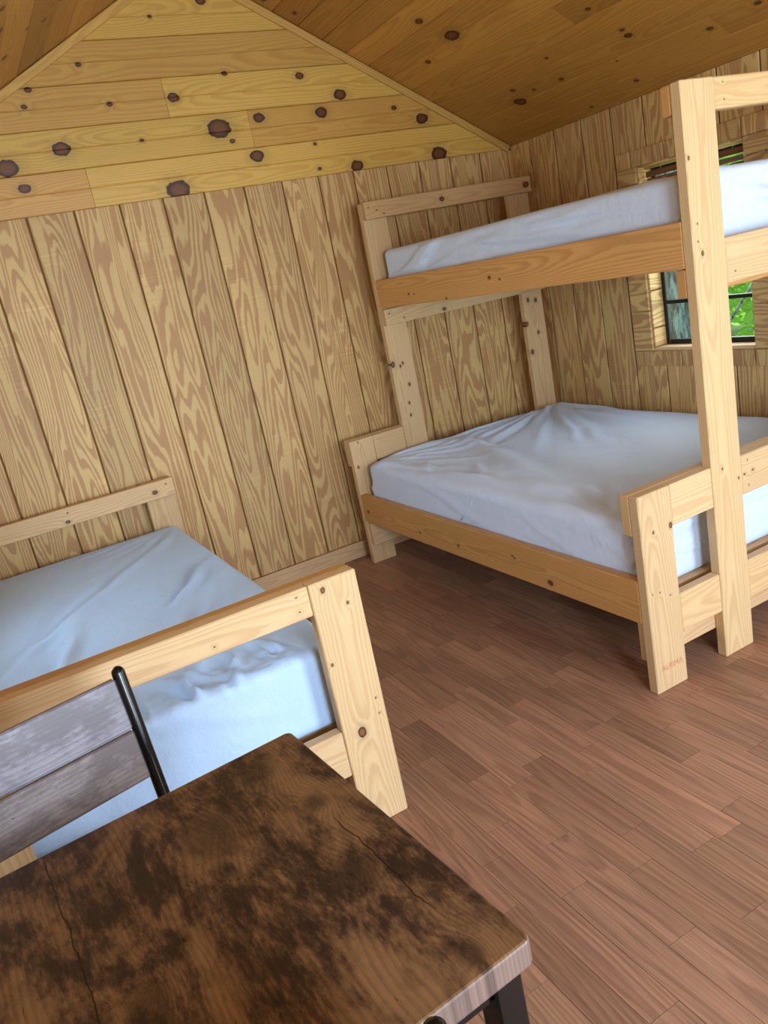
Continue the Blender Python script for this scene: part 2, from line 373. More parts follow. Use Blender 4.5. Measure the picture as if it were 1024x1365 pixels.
# floor: printed planks on a dark bed
floor = span('floor', DARKGAP, (XL - .15, YF - .15, -.06), (XR + .15, .15, -.004), (0, 1, 0), UP, bev=0)
tag(floor, 'reddish brown oak plank floor', None, None, 'structure')
PW = .0836
known = {0: [-2.637], 1: [-2.48, -2.889], 2: [-2.687, -2.224], 3: [-2.582, -2.938], 4: [-2.735], 6: [-2.683], 7: [-2.479],
         -1: [-2.429, -2.991], -2: [-2.587], -3: [-2.79]}
far_bm = bmesh.new()
def plank_tint(r):
    b = r.uniform(-.16, .16)
    return (b + r.uniform(-.02, .03), b, b - r.uniform(0, .04))
nplank = 0
for row in range(-16, 28):
    x0 = -2.166 + PW * row; x1 = x0 + PW
    if x1 <= XL or x0 >= XR: continue
    x0 = max(x0, XL); x1 = min(x1, XR)
    ks = sorted(known.get(row, []))
    cuts = list(ks) if ks else [-2.6 + rng.uniform(-.2, .2)]
    while cuts[-1] < 0: cuts.append(cuts[-1] + rng.choice((.36, .41, .46, .51, .30)))
    while cuts[0] > YF: cuts.insert(0, cuts[0] - rng.choice((.36, .41, .46, .51, .30)))
    for y0, y1 in zip(cuts, cuts[1:]):
        y0 = max(y0, YF); y1 = min(y1, 0)
        if y1 - y0 < .01: continue
        near = (-2.75 < x0 < -0.45) and y1 > -3.7 and not (x0 < -2.45 and y1 > -2.0) and not (x0 > -1.0 and y0 > -1.6)
        if near and nplank < 295:
            board('plank', VINYL, ((x0 + x1) / 2, (y0 + y1) / 2, -.002), y1 - y0 - .0012, x1 - x0 - .0012, .004, (0, 1, 0), UP,
                  floor, bev=0, tint=plank_tint(rng)); nplank += 1
        else:
            bmesh.ops.create_cube(far_bm, size=1, matrix=Matrix.Translation(((x0 + x1) / 2, (y0 + y1) / 2, -.002)) @ Matrix.Diagonal((x1 - x0 - .0012, y1 - y0 - .0012, .004, 1)))
# the hidden and outlying planks, joined (their long axis turned to the grain axis of the material)
for v in far_bm.verts: v.co = Vector((v.co.y, -v.co.x, v.co.z))
fp = from_bm('outlying_planks', far_bm, VINYL, floor); fp.matrix_basis = world_of(floor).inverted() @ Matrix.Rotation(math.pi / 2, 4, 'Z')
tag(fp, kind='stuff')

# plank-grooved panelling
def strips(parent, cuts, z0, z1, axis, face, N, holes=(), tints=None, ztop=None):
    for i, (a, b) in enumerate(zip(cuts, cuts[1:])):
        lo, hi = min(a, b) + GAP / 2, max(a, b) - GAP / 2
        if hi - lo < .01: continue
        segs = [(lo, hi, z0, z1)]
        for (ha, hb, hz0, hz1) in holes:
            out = []
            for (l, h, p, q) in segs:
                if h <= ha or l >= hb or q <= hz0 or p >= hz1: out.append((l, h, p, q)); continue
                if l < ha: out.append((l, ha, p, q))
                if h > hb: out.append((hb, h, p, q))
                m0, m1 = max(l, ha), min(h, hb)
                if p < hz0: out.append((m0, m1, p, hz0))
                if q > hz1: out.append((m0, m1, hz1, q))
            segs = out
        t = rng.uniform(-.07, .07)
        for (l, h, p, q) in segs:
            if h - l < .008 or q - p < .008: continue
            if axis == 'x': c = ((l + h) / 2, face - N[1] * -T11 / 2, (p + q) / 2)
            else: c = (face + N[0] * T11 / 2, (l + h) / 2, (p + q) / 2)
            board('panel_strip', PLY, c, q - p, h - l, T11, UP, N, parent, bev=.0022, tint=(t + .01, t, t - .01))

HB = .09                                                      # top of the baseboard
def wall_slab(name, lo, hi, holes, axis, label):
    """wall body with rectangular openings, cut from plain blocks joined into one mesh"""
    bm = bmesh.new()
    a0, a1 = (lo[0], hi[0]) if axis == 'x' else (lo[1], hi[1])
    xs = sorted({a0, a1, *[h[0] for h in holes], *[h[1] for h in holes]})
    zs = sorted({lo[2], hi[2], *[h[2] for h in holes], *[h[3] for h in holes]})
    for p, q in zip(xs, xs[1:]):
        for r, s in zip(zs, zs[1:]):
            if any(h[0] <= (p + q) / 2 <= h[1] and h[2] <= (r + s) / 2 <= h[3] for h in holes): continue
            l, u = ((p, lo[1], r), (q, hi[1], s)) if axis == 'x' else ((lo[0], p, r), (hi[0], q, s))
            c = [(i + j) / 2 for i, j in zip(l, u)]; d = [j - i for i, j in zip(l, u)]
            bmesh.ops.create_cube(bm, size=1, matrix=Matrix.Translation(c) @ Matrix.Diagonal((*d, 1)))
    o = from_bm(name, bm, GROOVE); tag(o, label, None, None, 'structure')
    return o

WIN = (-1.53, -.93, .84, 1.73)            # bunk window on the right wall
WINF = (-4.00, -3.10, .84, 1.73)          # second window of the right wall, behind the camera's view
WINL = (-1.53, -.93, .84, 1.73)           # window on the left wall above the single bed
DOOR = (-1.50, -.60, 0.0, 2.0)            # doorway in the front wall
WINX = (-2.95, -2.15, .86, 1.74)          # window in the front wall

wall_back = wall_slab('wall_back', (XL - .15, T11, -.05), (XR + .15, .15, ZE), (), 'x', 'gable end wall of grooved plywood below pine boards')
gx = [XR] + [-.113 - .2032 * k for k in range(17)] 
gx = [g for g in gx if g > XL] + [XL]
strips(wall_back, gx, HB, ZE, 'x', 0.0, (0, -1, 0))
wall_right = wall_slab('wall_right', (XR + T11, YF, -.05), (XR + .12, T11, ZE + .05), (WIN, WINF), 'y', 'side wall of grooved plywood with the bunk window')
gy = [0] + [-.173 - .2066 * k for k in range(25)]
gy = [g for g in gy if g > YF] + [YF]
strips(wall_right, gy, HB, ZE + .01, 'y', XR, (-1, 0, 0), (WIN, WINF))
wall_left = wall_slab('wall_left', (XL - .12, YF, -.05), (XL - T11, T11, ZE + .05), (WINL,), 'y', 'left side wall of grooved plywood')
strips(wall_left, gy, HB, ZE + .01, 'y', XL, (1, 0, 0), (WINL,))
wall_front = wall_slab('wall_front', (XL - .15, YF - .12, -.05), (XR + .15, YF - T11, ZE), (DOOR, WINX), 'x', 'front wall of grooved plywood with the doorway')
strips(wall_front, gx, HB, ZE, 'x', YF, (0, 1, 0), (DOOR, WINX))

# strips lie between the wall body and the wall face
for w, ax, face, s in ((wall_back, 1, 0.0, 1), (wall_right, 0, XR, 1), (wall_left, 0, XL, -1), (wall_front, 1, YF, -1)):
    for ch in w.children: ch.location[ax] = face + s * T11 / 2

# gable boards above the panelling: two-faced boards with a groove down the middle
SL = (RZ - 2.03) / (XR - RX)
SLL = (RZ - 2.03) / (RX - XL)
BH = .1683
def gable_profile(h, t=.014, g=.0035, d=.004):
    a = h / 2
    return [(-a + .0008, 0), (a - .0008, 0), (a - .0008, t - d), (a - .0008 - g, t), (g / 2 + .002, t), (0, t - d), (-g / 2 - .002, t), (-a + .0008 + g, t), (-a + .0008, t - d)]
def gable(parent, face, N, knots, X):
    rows = [
        (0, [(XL, -2.25, (-.02, -.12, .02)), (-2.25, XR, (.02, .03, .0))]),
        (1, [(XL, -1.432, (.05, .06, .0)), (-1.432, XR, (-.13, -.20, -.20))]),
        (2, [(XL, -1.812, (-.10, -.16, -.12)), (-1.812, XR, (.03, .05, .02))]),
        (3, [(XL, XR, (-.16, -.22, -.20))]),
        (4, [(XL, XR, (.02, .03, .0))]),
        (5, [(XL, XR, (-.02, -.02, -.02))])]
    for k, pieces in rows:
        z0 = ZE + BH * k; z1 = min(z0 + BH, RZ + .03); zc = (z0 + z1) / 2; h = z1 - z0
        xr = XR + .03 - max(0, zc - 2.03) / SL; xl = XL - .03 + max(0, zc - 2.03) / SLL
        for (a, b, t) in pieces:
            a_, b_ = max(a, xl), min(b, xr)
            if b_ - a_ < .05: continue
            sl = 1 / SLL if a_ == xl and zc > 2.06 else 0; sr = -1 / SL if b_ == xr and zc > 2.06 else 0
            if b == XR and a != XL or b_ != xr: pass
            L = b_ - a_ - .0015; c = ((a_ + b_) / 2, face, zc)
            if X[0] < 0: sl, sr = -sr, -sl
            me = profile_mesh(gable_profile(h), -L / 2, L / 2, PINE, sl, sr)
            o = bpy.data.objects.new('gable_board', me); link(o, parent); place(o, c, X, N)
            give_knots(o, c, X, N, L, h, knots); o['tint'] = t
gable_back = wall_slab('wall_gable_back', (XL - .15, T11 + .004, ZE), (XR + .15, .15, ZE + .02), (), 'x', 'pine boarded gable above the back wall')
gable_front = wall_slab('wall_gable_front', (XL - .15, YF - .12, ZE), (XR + .15, YF - T11 - .004, ZE + .02), (), 'x', 'pine boarded gable above the front wall')
# gable bodies behind the boards (triangles with depth)
def gable_body(o, y0, y1):
    prof = [(XL - .15, ZE), (XR + .15, ZE), (XR + .15, 2.0), (RX, RZ + .03), (XL - .15, 2.0)]
    bm = bmesh.new(); n = len(prof)
    a = [bm.verts.new((x, y0, z)) for x, z in prof]; b = [bm.verts.new((x, y1, z)) for x, z in prof]
    bm.faces.new(a); bm.faces.new(b[::-1])
    for i in range(n): bm.faces.new((a[i], a[(i + 1) % n], b[(i + 1) % n], b[i]))
    bmesh.ops.recalc_face_normals(bm, faces=bm.faces[:])
    me = bpy.data.meshes.new(o.name); bm.to_mesh(me); bm.free(); me.materials.append(GROOVE); o.data = me
gable_body(gable_back, .014, .12); gable_body(gable_front, YF - .12, YF - .014)
gable(gable_back, .012, (0, -1, 0), KN['gable'], (1, 0, 0))
gable(gable_front, YF - .012, (0, 1, 0), (), (-1, 0, 0))

# sloping ceiling boards
ceiling = empty('ceiling', (RX, YF / 2, RZ), label='sloping ceiling of honey brown pine boards', kind='structure')
CW = .1354
for side in (1, -1):
    ex, ez = (XR, 2.03) if side == 1 else (XL, 2.03)
    up = Vector((RX - ex, 0, RZ - ez)); LEN = up.length; up.normalize()
    N = Vector((0, 1, 0)).cross(up) * (-1 if side == 1 else 1)
    if N.z > 0: N = -N
    knots = KN['ceilR'] if side == 1 else KN['ceilL']
    start = -.135 if side == 1 else -.10
    i = 0; s = start
    while s < LEN:
        s1 = min(s + CW, LEN)
        if side == 1 and i == 5: cuts = [.01, -1.135, -3.6, YF]
        else:
            q = rng.uniform(-2.6, -.9) if side == 1 else rng.uniform(-3.2, -1.4); cuts = [.01, q, q - rng.uniform(1.2, 2.2), YF]
        cuts = [c for c in cuts if c >= YF]
        if cuts[-1] != YF: cuts.append(YF)
        for j, (ya, yb) in enumerate(zip(cuts, cuts[1:])):
            L = ya - yb - .001
            if L < .02: continue
            w = s1 - s; c = Vector((ex, 0, ez)) + up * ((s + s1) / 2) - N * .008; c.y = (ya + yb) / 2
            a = w / 2 - .0006
            me = profile_mesh([(-a, -.008), (a, -.008), (a, .004), (a - .004, .008), (-a + .004, .008), (-a, .004)], -L / 2, L / 2, CEIL)
            o = bpy.data.objects.new('ceiling_board', me); link(o, ceiling); place(o, c, (0, 1, 0), N)
            give_knots(o, c, (0, 1, 0), N, L, w, knots)
            t = rng.uniform(-.17, .15)
            if side == 1 and i == 5: t = .10 if j == 0 else -.16
            o['tint'] = (t, t * 1.15, t * 1.2)
        s = s1; i += 1
    # roof deck above the boards
    c = Vector((ex, 0, ez)) + up * (LEN / 2 - .04) - N * .036; c.y = YF / 2
    board('roof_deck', GROOVE, c, -YF + .3, LEN + .16, .036, (0, 1, 0), N, ceiling, bev=0)

# rake trims, corner trim and baseboards
def rake(name, ex, label, face, N):
    d = Vector((RX - ex, 0, RZ - 2.03)); L = d.length; d.normalize()
    nn = Vector((0, 1, 0)).cross(d);  nn = nn if nn.z < 0 else -nn
    c = Vector((ex, face, 2.03)) + d * (L / 2) + nn * .021
    o = board(name, PINE, c, L - .004, .036, .018, d, N, None, bev=.003, tint=(-.06, -.10, .02))
    return tag(o, label, None, None, 'structure')
rake('trim_1', XR, 'pale pine strip along the right slope of the back gable', -.009, (0, -1, 0))
rake('trim_2', XL, 'pale pine strip along the left slope of the back gable', -.009, (0, -1, 0))
tr = span('trim_3', PINE, (XR - .026, -.020, HB), (XR - .001, -.0005, ZE - .012), UP, (0, -1, 0), bev=.003, tint=(-.06, -.1, .02))
tag(tr, 'narrow pine corner strip where back and side walls meet', None, None, 'structure')
for nm, lo, hi, X, N, lab in (
        ('baseboard_back', (XL, -.018, 0), (XR, -.0005, HB), (1, 0, 0), (0, -1, 0), 'pale board along the foot of the back wall'),
        ('baseboard_right', (XR - .018, YF, 0), (XR - .0005, -.019, HB), (0, 1, 0), (-1, 0, 0), 'pale board along the foot of the window wall'),
        ('baseboard_left', (XL + .0005, YF, 0), (XL + .018, -.019, HB), (0, 1, 0), (1, 0, 0), 'pale board along the foot of the left wall')):
    tag(span(nm, LUMBER, lo, hi, X, N, bev=.002, tint=(-.10, -.14, -.14)), lab, None, None, 'structure')

# ------------------------------------------------------------------ windows
g = NT('clear_glass')
gl = g.n('ShaderNodeBsdfGlossy'); gl.inputs['Roughness'].default_value = .02
tp = g.n('ShaderNodeBsdfTransparent'); mx = g.n('ShaderNodeMixShader'); mx.inputs[0].default_value = .06
tp.inputs[0].default_value = (.95, .98, .96, 1)
g.t.links.new(tp.outputs[0], mx.inputs[1]); g.t.links.new(gl.outputs[0], mx.inputs[2]); g.t.links.new(mx.outputs[0], g.out.inputs[0])
GLASS = g.m

def window(name, wall_x, s, W, label):
    """s = +1: the wall's outside lies at +x. W = (y0, y1, z0, z1)"""
    y0, y1, z0, z1 = W
    w = empty(name, (wall_x, (y0 + y1) / 2, z0), label=label, kind='structure')
    bx = lambda n, m, xa, xb, ya, yb, za, zb, X, N, **k: span(n, m, (min(wall_x + s * xa, wall_x + s * xb), ya, za), (max(wall_x + s * xa, wall_x + s * xb), yb, zb), X, N, w, **k)
    IN = (-s, 0, 0)
    # casing: strips of the same panelling, cut across its grooves
    cw, ct = .118, .074
    zc = [z0]
    while zc[-1] < z1 - .01: zc.append(min(zc[-1] + .2032, z1))
    for (ya, yb) in ((y1, y1 + cw), (y0 - cw, y0)):
        for a, b in zip(zc, zc[1:]):
            bx('casing_board', PLY, -.012, -.0005, ya, yb, a + .003, b - .003, (0, 1, 0), IN, bev=.0015, tint=rng.uniform(-.12, .0))
    yc = [y1 + cw, y1 - .183 + .204]
    yc = [y1 + cw, y1 + .026]
    while yc[-1] > y0 - cw + .01: yc.append(max(yc[-1] - .2066, y0 - cw))
    for (za, zb) in ((z1, z1 + ct), (z0 - ct, z0)):
        for a, b in zip(yc, yc[1:]):
            bx('casing_board', PLY, -.012, -.0005, b + .003, a - .003, za, zb, UP, IN, bev=.0015, tint=rng.uniform(-.12, .0))
    # reveals
    zj = [z0 + .018, z0 + .115, z0 + .30, z0 + .50, z0 + .70, z1]
    for a, b in zip(zj, zj[1:]):
        bx('jamb_board', PLY, .0, .105, y1 - .012, y1 - .0005, a + .003, b - .003, (1, 0, 0), (0, -1, 0), bev=.002, tint=(.18, .18, .16))
        bx('jamb_board', PLY, .0, .105, y0 + .0005, y0 + .012, a + .003, b - .003, (1, 0, 0), (0, 1, 0), bev=.002, tint=(.18, .18, .16))
    bx('sill', LUMBER, .0, .105, y0 + .001, y1 - .001, z0 + .0005, z0 + .017, (0, 1, 0), UP, bev=.002)
    bx('head_board', PLY, .0, .105, y0 + .013, y1 - .013, z1 - .012, z1 - .0005, (0, 1, 0), DN, bev=.002)
    # black sash: frame bars, rail, two panes
    ya, yb, za, zb = y0 + .012, y1 - .012, z0 + .017, z1 - .012; f = .024; fx = (.078, .104)
    for (p, q, r_, t) in ((ya, ya + f, za, zb), (yb - f, yb, za, zb)): bx('sash_bar', FRAMEBLK, *fx, p, q, r_, t, UP, IN, bev=.003)
    for (r_, t) in ((za, za + f), (zb - f, zb)): bx('sash_bar', FRAMEBLK, *fx, ya + f, yb - f, r_, t, (0, 1, 0), IN, bev=.003)
    zm = z0 + .228
    bx('meeting_rail', FRAMEBLK, .074, .102, ya + f, yb - f, zm - .009, zm + .009, (0, 1, 0), IN, bev=.003)
    bx('pane', GLASS, .089, .093, ya + f, yb - f, za + f, zm - .009, UP, IN, bev=0)
    bx('pane', GLASS, .089, .093, ya + f, yb - f, zm + .009, zb - f, UP, IN, bev=0)
    return w
window('window_1', XR, 1, WIN, 'small black framed window behind the bunk bed')
window('window_2', XR, 1, WINF, 'black framed side window near the front of the cabin')
window('window_3', XL, -1, WINL, 'small black framed window above the single bed')
# front wall opening: door frame and open doorway, framed window
dr = empty('door_1', ((DOOR[0] + DOOR[1]) / 2, YF, 0), label='open doorway with pine casing in the front wall', kind='structure')
for lo, hi, X in (((DOOR[0] - .09, YF + .0005, 0), (DOOR[0], YF + .014, 2.0), UP), ((DOOR[1], YF + .0005, 0), (DOOR[1] + .09, YF + .014, 2.0), UP)):
    span('casing_board', LUMBER, lo, hi, X, (0, 1, 0), dr)
span('casing_board', LUMBER, (DOOR[0] - .09, YF + .0005, 2.001), (DOOR[1] + .09, YF + .014, 2.014), (1, 0, 0), (0, 1, 0), dr)
w4 = empty('window_4', ((WINX[0] + WINX[1]) / 2, YF, WINX[2]), label='black framed front window', kind='structure')
for a, b in ((WINX[0], WINX[0] + .03), (WINX[1] - .03, WINX[1])):
    span('sash_bar', FRAMEBLK, (a, YF - .10, WINX[2]), (b, YF - .07, WINX[3]), UP, (0, 1, 0), w4, bev=.003)
for a, b in ((WINX[2], WINX[2] + .03), (WINX[3] - .03, WINX[3])):
    span('sash_bar', FRAMEBLK, (WINX[0] + .03, YF - .10, a), (WINX[1] - .03, YF - .07, b), (1, 0, 0), (0, 1, 0), w4, bev=.003)
span('pane', GLASS, (WINX[0] + .03, YF - .087, WINX[2] + .03), (WINX[1] - .03, YF - .083, WINX[3] - .03), UP, (0, 1, 0), w4, bev=0)

# slatted blind drawn up in the bunk window
BLINDW = wood('blind_slat_wood', (112, 70, 40), (84, 50, 28), freq=140, contrast=.5, rough=.5, slots=1)
ROD = flat('yellow_cane', (196, 172, 92), .4)
bl = empty('window_blind', (XR + .04, -1.23, 1.70), label='brown slatted blind drawn up at the top of the bunk window', cat='blind')
r_ = tube('rod', [(0, -.285, .014), (0, .285, .014)], .006, ROD, bl)
for k, (z, tilt, x) in enumerate(((-.016, 8, .0), (-.046, -14, .006), (-.072, 16, .002))):
    o = board('slat', BLINDW, (XR + .04 + x, -1.23, 1.70 + z), .566, .026 - .003 * k, .005, (0, 1, 0), (-1, 0, math.tan(math.radians(tilt))), bl, bev=.0015)
for yy in (-.2, .2): tube('cord', [(.012, yy, .012), (.012, yy, -.075)], .0012, ROD, bl, seg=6)

# ------------------------------------------------------------------ lumber beds
XA, NA = (1, 0, 0), (0, -1, 0)
T2 = .038
def lumber(parent, name, lo, hi, X, N, mat=LUMBER, knots=(), tint=None, bev=.003):
    return span(name, mat, lo, hi, X, N, parent, knots=knots, tint=tint if tint is not None else rng.uniform(-.05, .03), bev=bev)

def knots_x(lst): return lst
bunk = empty('bunk_bed', (-.66, -1.17, 0), label='tall lumber bunk bed with narrow upper and wide lower berth by the window', cat='bed')
XS, XT, XE = -1.356, -1.023, .036
Y0, Y1, Y2 = -2.192, -2.154, -2.116
kf = KN['bfoot']
sp = lumber(bunk, 'post', (XS, Y0, 0), (XS + .14, Y1, .688), UP, NA, knots=[k for k in kf if k[0] < -1.2])
lumber(bunk, 'post', (XT, Y0, 0), (XT + .14, Y1, 1.835), UP, NA, knots=[k for k in kf if -1.03 < k[0] < -.88][:8], tint=(-.02, -.01, -.04))
lumber(bunk, 'post', (XE - .14, Y0, 0), (XE, Y1, 1.835), UP, NA)
E_ = .0015
for (xa, xb) in ((XS + .14, XT), (XT + .14, XE - .14)):
    lumber(bunk, 'filler_rail', (xa + E_, Y0 + .001, .552), (xb - E_, Y1, .688), XA, NA, knots=[k for k in kf if k[0] > -.88])
    lumber(bunk, 'filler_rail', (xa + E_, Y0 + .001, .176), (xb - E_, Y1, .314), XA, NA, tint=(.0, -.01, -.06))
lumber(bunk, 'filler_rail', (XT + .14 + E_, Y0 + .001, 1.746), (XE - .14 - E_, Y1, 1.834), XA, NA, knots=[k for k in kf if k[0] > -.88], tint=(.02, .02, -.06))
lumber(bunk, 'filler_rail', (XT + .14 + E_, Y0 + .001, 1.247), (XE - .14 - E_, Y1, 1.385), XA, NA, knots=[k for k in kf if k[0] > -.88])
lumber(bunk, 'cross_rail', (XS, Y1 + .0005, .552), (XE, Y2, .688), XA, NA, tint=(-.10, -.14, -.2))
lumber(bunk, 'cross_rail', (XS + .015, Y1 + .0005, .100), (XE, Y2, .240), XA, NA, tint=(-.08, -.10, -.1))
lumber(bunk, 'cross_rail', (XT, Y1 + .0005, 1.75), (XE, Y2, 1.834), XA, NA, RAILWOOD, tint=.05, bev=.006)
lumber(bunk, 'cross_rail', (XT, Y1 + .0005, 1.229), (XE, Y2, 1.315), XA, NA, RAILWOOD, tint=-.1)
# head frame by the gable wall
H0, H1, H2 = -.187, -.149, -.225
kp = KN['bpost']; kh = KN['bhead']
lumber(bunk, 'post', (XS, H0, 0), (XS + .14, H1, .688), UP, NA, knots=[k for k in kp if k[0] < -1.2])
lumber(bunk, 'post', (XT, H0, 0), (XT + .14, H1, 1.835), UP, NA, knots=[k for k in kp if -1.1 < k[0] < -.5])
lumber(bunk, 'post', (XE - .14, H0, 0), (XE, H1, 1.835), UP, NA, knots=[k for k in kp if k[0] > -.5])
lumber(bunk, 'filler_rail', (XS + .14 + E_, H0 + .001, .553), (XT - E_, H1, .688), XA, NA)
lumber(bunk, 'cross_rail', (XS, H1 + .0005, .550), (XT + .14, -.112, .690), XA, NA)
lumber(bunk, 'cross_rail', (XT, H2, 1.752), (XE, H0 - .0005, 1.836), XA, NA, knots=[k for k in kh if k[2] > 1.7], tint=(-.14, -.20, -.26))
lumber(bunk, 'cross_rail', (XT, H2, 1.225), (XE, H0 - .0005, 1.308), XA, NA, knots=[k for k in kh if k[2] < 1.7])
lumber(bunk, 'cross_rail', (XS + .006, H2, .112), (XE, H0 - .0005, .236), XA, NA)
# side rails and slats
for xa, k1, k2 in ((None, KN['bsideL'], KN['bsideU']), (XE - T2, (), ())):
    lumber(bunk, 'side_rail', (XS if xa is None else xa, Y1 + .0005, .246), ((XS if xa is None else xa) + T2, H0 - .0005, .397), (0, 1, 0), (-1, 0, 0), RAILWOOD, knots=k1[:6])
    lumber(bunk, 'side_rail', (XT if xa is None else xa, Y1 + .0005, 1.317), ((XT if xa is None else xa) + T2, H0 - .0005, 1.456), (0, 1, 0), (-1, 0, 0), RAILWOOD, knots=k2[:6], tint=.03)
ys = [Y2 + .06 + i * (H2 - Y2 - .12) / 8 for i in range(9)]
for i, y in enumerate(ys):
    lumber(bunk, 'slat', (XS + T2 + .002, y - .05, .262), (XE - T2 - .002, y + .05, .297), XA, UP)
    lumber(bunk, 'slat', (XT + T2 + .002, y - .05, 1.320), (XE - T2 - .002, y + .05, 1.338), XA, UP)
# stamped word near the foot of the short post
fc = bpy.data.curves.new('stamp', 'FONT'); fc.body = 'ALRIMA'; fc.size = .028; fc.extrude = .0002; fc.align_x = 'CENTER'
tmp = bpy.data.objects.new('stamp', fc); C.objects.link(tmp); dg = bpy.context.evaluated_depsgraph_get()
sm = bpy.data.meshes.new_from_object(tmp.evaluated_get(dg)); bpy.data.objects.remove(tmp)
st = mesh_obj('stamp', sm, STAMP, sp); sm.materials.clear(); sm.materials.append(STAMP)
st['label'] = 'faint red lettering stamped on the post'
X_, Y_, N_ = frame(UP, NA)
st.matrix_basis = world_of(sp).inverted() @ (Matrix.Translation(Vector((XS + .075, Y0 - .0004, .075))) @ Matrix(((1, 0, 0, 0), (0, 0, -1, 0), (0, 1, 0, 0), (0, 0, 0, 1))))

single = empty('single_bed', (-2.81, -1.1, 0), label='low lumber single bed in the near left corner behind the table', cat='bed')
BX0, BX1 = -3.348, -2.274
SY0, SY1, SY2 = -2.092, -2.054, -2.016
ks = KN['sfoot']; kh = KN['shead']
for xa, xb in ((BX1 - .14, BX1), (BX0, BX0 + .14)):
    lumber(single, 'post', (xa, SY0, 0), (xb, SY1, .764), UP, NA, knots=[k for k in ks if xa - .02 < k[0] < xb + .02], tint=(.02, .02, .0))
    lumber(single, 'post', (xa, -.0705, 0), (xb, -.033, .762), UP, NA, tint=(-.05, -.07, -.09))
lumber(single, 'filler_rail', (BX0 + .14 + E_, SY0 + .001, .679), (BX1 - .14 - E_, SY1, .764), XA, NA, knots=[k for k in ks if k[0] < -2.42], tint=.04)
lumber(single, 'filler_rail', (BX0 + .14 + E_, SY0 + .001, .186), (BX1 - .14 - E_, SY1, .326), XA, NA, tint=.05)
lumber(single, 'cross_rail', (BX0, SY1 + .0005, .679), (BX1, SY2, .764), XA, NA, RAILWOOD, tint=(-.12, -.10, -.10))
lumber(single, 'cross_rail', (BX0, SY1 + .0005, .160), (BX1, SY2, .300), XA, NA, RAILWOOD, tint=-.05)
lumber(single, 'cross_rail', (BX0, -.109, .679), (BX1, -.071, .764), XA, NA, knots=kh, tint=(-.08, -.11, -.12))
lumber(single, 'cross_rail', (BX0, -.109, .160), (BX1, -.071, .300), XA, NA)
for xa in (BX1 - T2, BX0):
    lumber(single, 'side_rail', (xa, SY2 + .0005, .186), (xa + T2, -.1095, .326), (0, 1, 0), (-1, 0, 0), RAILWOOD)
for i in range(8):
    y = -1.94 + i * .255
    lumber(single, 'slat', (BX0 + T2 + .002, y - .05, .266), (BX1 - T2 - .002, y + .05, .302), XA, UP)

# ------------------------------------------------------------------ mattresses in fitted sheets
_p = np.random.RandomState(3).rand(64, 64)
def vnoise(a, b):
    a = np.asarray(a, float); b = np.asarray(b, float)
    i, j = np.floor(a).astype(int), np.floor(b).astype(int); u, v = a - i, b - j
    u = u * u * (3 - 2 * u); v = v * v * (3 - 2 * v); P = lambda m, n: _p[m % 64, n % 64]
    return (P(i, j) * (1 - u) + P(i + 1, j) * u) * (1 - v) + (P(i, j + 1) * (1 - u) + P(i + 1, j + 1) * u) * v
def ridge(a, b): return 1 - np.abs(2 * vnoise(a, b) - 1)
def mattress_mesh(name, lo, hi, r, n, fold, mat, r_bot=.02):
    """rounded slab with a cloth surface: fold(P, N) gives the rise of the cloth along the normal"""
    lo, hi = np.array(lo), np.array(hi); c = (lo + hi) / 2; h = (hi - lo) / 2
    bm = bmesh.new(); grids = {}
    def key(p): return tuple(np.round(p, 6))
    def vert(p):
        k = key(p)
        if k not in grids: grids[k] = bm.verts.new(p)
        return grids[k]
    nx, ny, nz = n
    ax = [np.linspace(-1, 1, m + 1) for m in (nx, ny, nz)]
    # denser samples near the rounded edges
    for d in range(3):
        s = ax[d]
        if d < 2: ax[d] = np.sign(s) * (1 - (1 - np.abs(s)) ** 1.12)
    for d in range(3):
        for sgn in (-1, 1):
            a, b = [(1, 2), (2, 0), (0, 1)][d]
            A, B = ax[a], ax[b]
            for i in range(len(A) - 1):
                for j in range(len(B) - 1):
                    q = []
                    for (ii, jj) in ((i, j), (i + 1, j), (i + 1, j + 1), (i, j + 1)):
                        p = np.zeros(3); p[d] = sgn; p[a] = A[ii]; p[b] = B[jj]; q.append(vert(p))
                    bm.faces.new(q if sgn > 0 else q[::-1])
    me = bpy.data.meshes.new(name); bm.to_mesh(me); bm.free()
    V = np.zeros(len(me.vertices) * 3); me.vertices.foreach_get('co', V); V = V.reshape(-1, 3)
    P = V * h
    rr = np.where(P[:, 2] > 0, r, r_bot)[:, None]
    inner = np.clip(P, -(h - rr), (h - rr)); D = P - inner
    l = np.linalg.norm(D, axis=1, keepdims=True); Nn = D / np.maximum(l, 1e-9)
    P = inner + Nn * rr
    W = P + c
    W = W + Nn * fold(W, Nn)[:, None]
    W -= np.array([c[0], c[1], lo[2]])
    me.vertices.foreach_set('co', W.ravel()); me.update()
    me.materials.append(mat)
    me.polygons.foreach_set('use_smooth', [True] * len(me.polygons))
    return me, (c[0], c[1], lo[2])
def bell(t, w): return np.exp(-(t / w) ** 2)
def crease(u, v, a, b, width, amp):
    """a pulled fold from a to b in the plane of u and v, a little wavy, fading at both ends"""
    a, b = np.array(a, float), np.array(b, float); d = b - a; L = np.linalg.norm(d); d /= L
    q0, q1 = u - a[0], v - a[1]; s = q0 * d[0] + q1 * d[1]; t = -q0 * d[1] + q1 * d[0]
    t = t + .35 * width * np.sin(s * 9 / max(L, .1) + a[0] * 37) + .02 * (vnoise(s * 6 + a[1] * 9, t * 0 + a[0] * 7) - .5)
    m = np.clip(s / (.15 * L), 0, 1) * np.clip((L - s) / (.4 * L), 0, 1)
    w = width * (1 + 1.2 * np.clip(s / L, 0, 1))
    return amp * m * (bell(t, w) - .45 * bell(t - 2.0 * w, w))
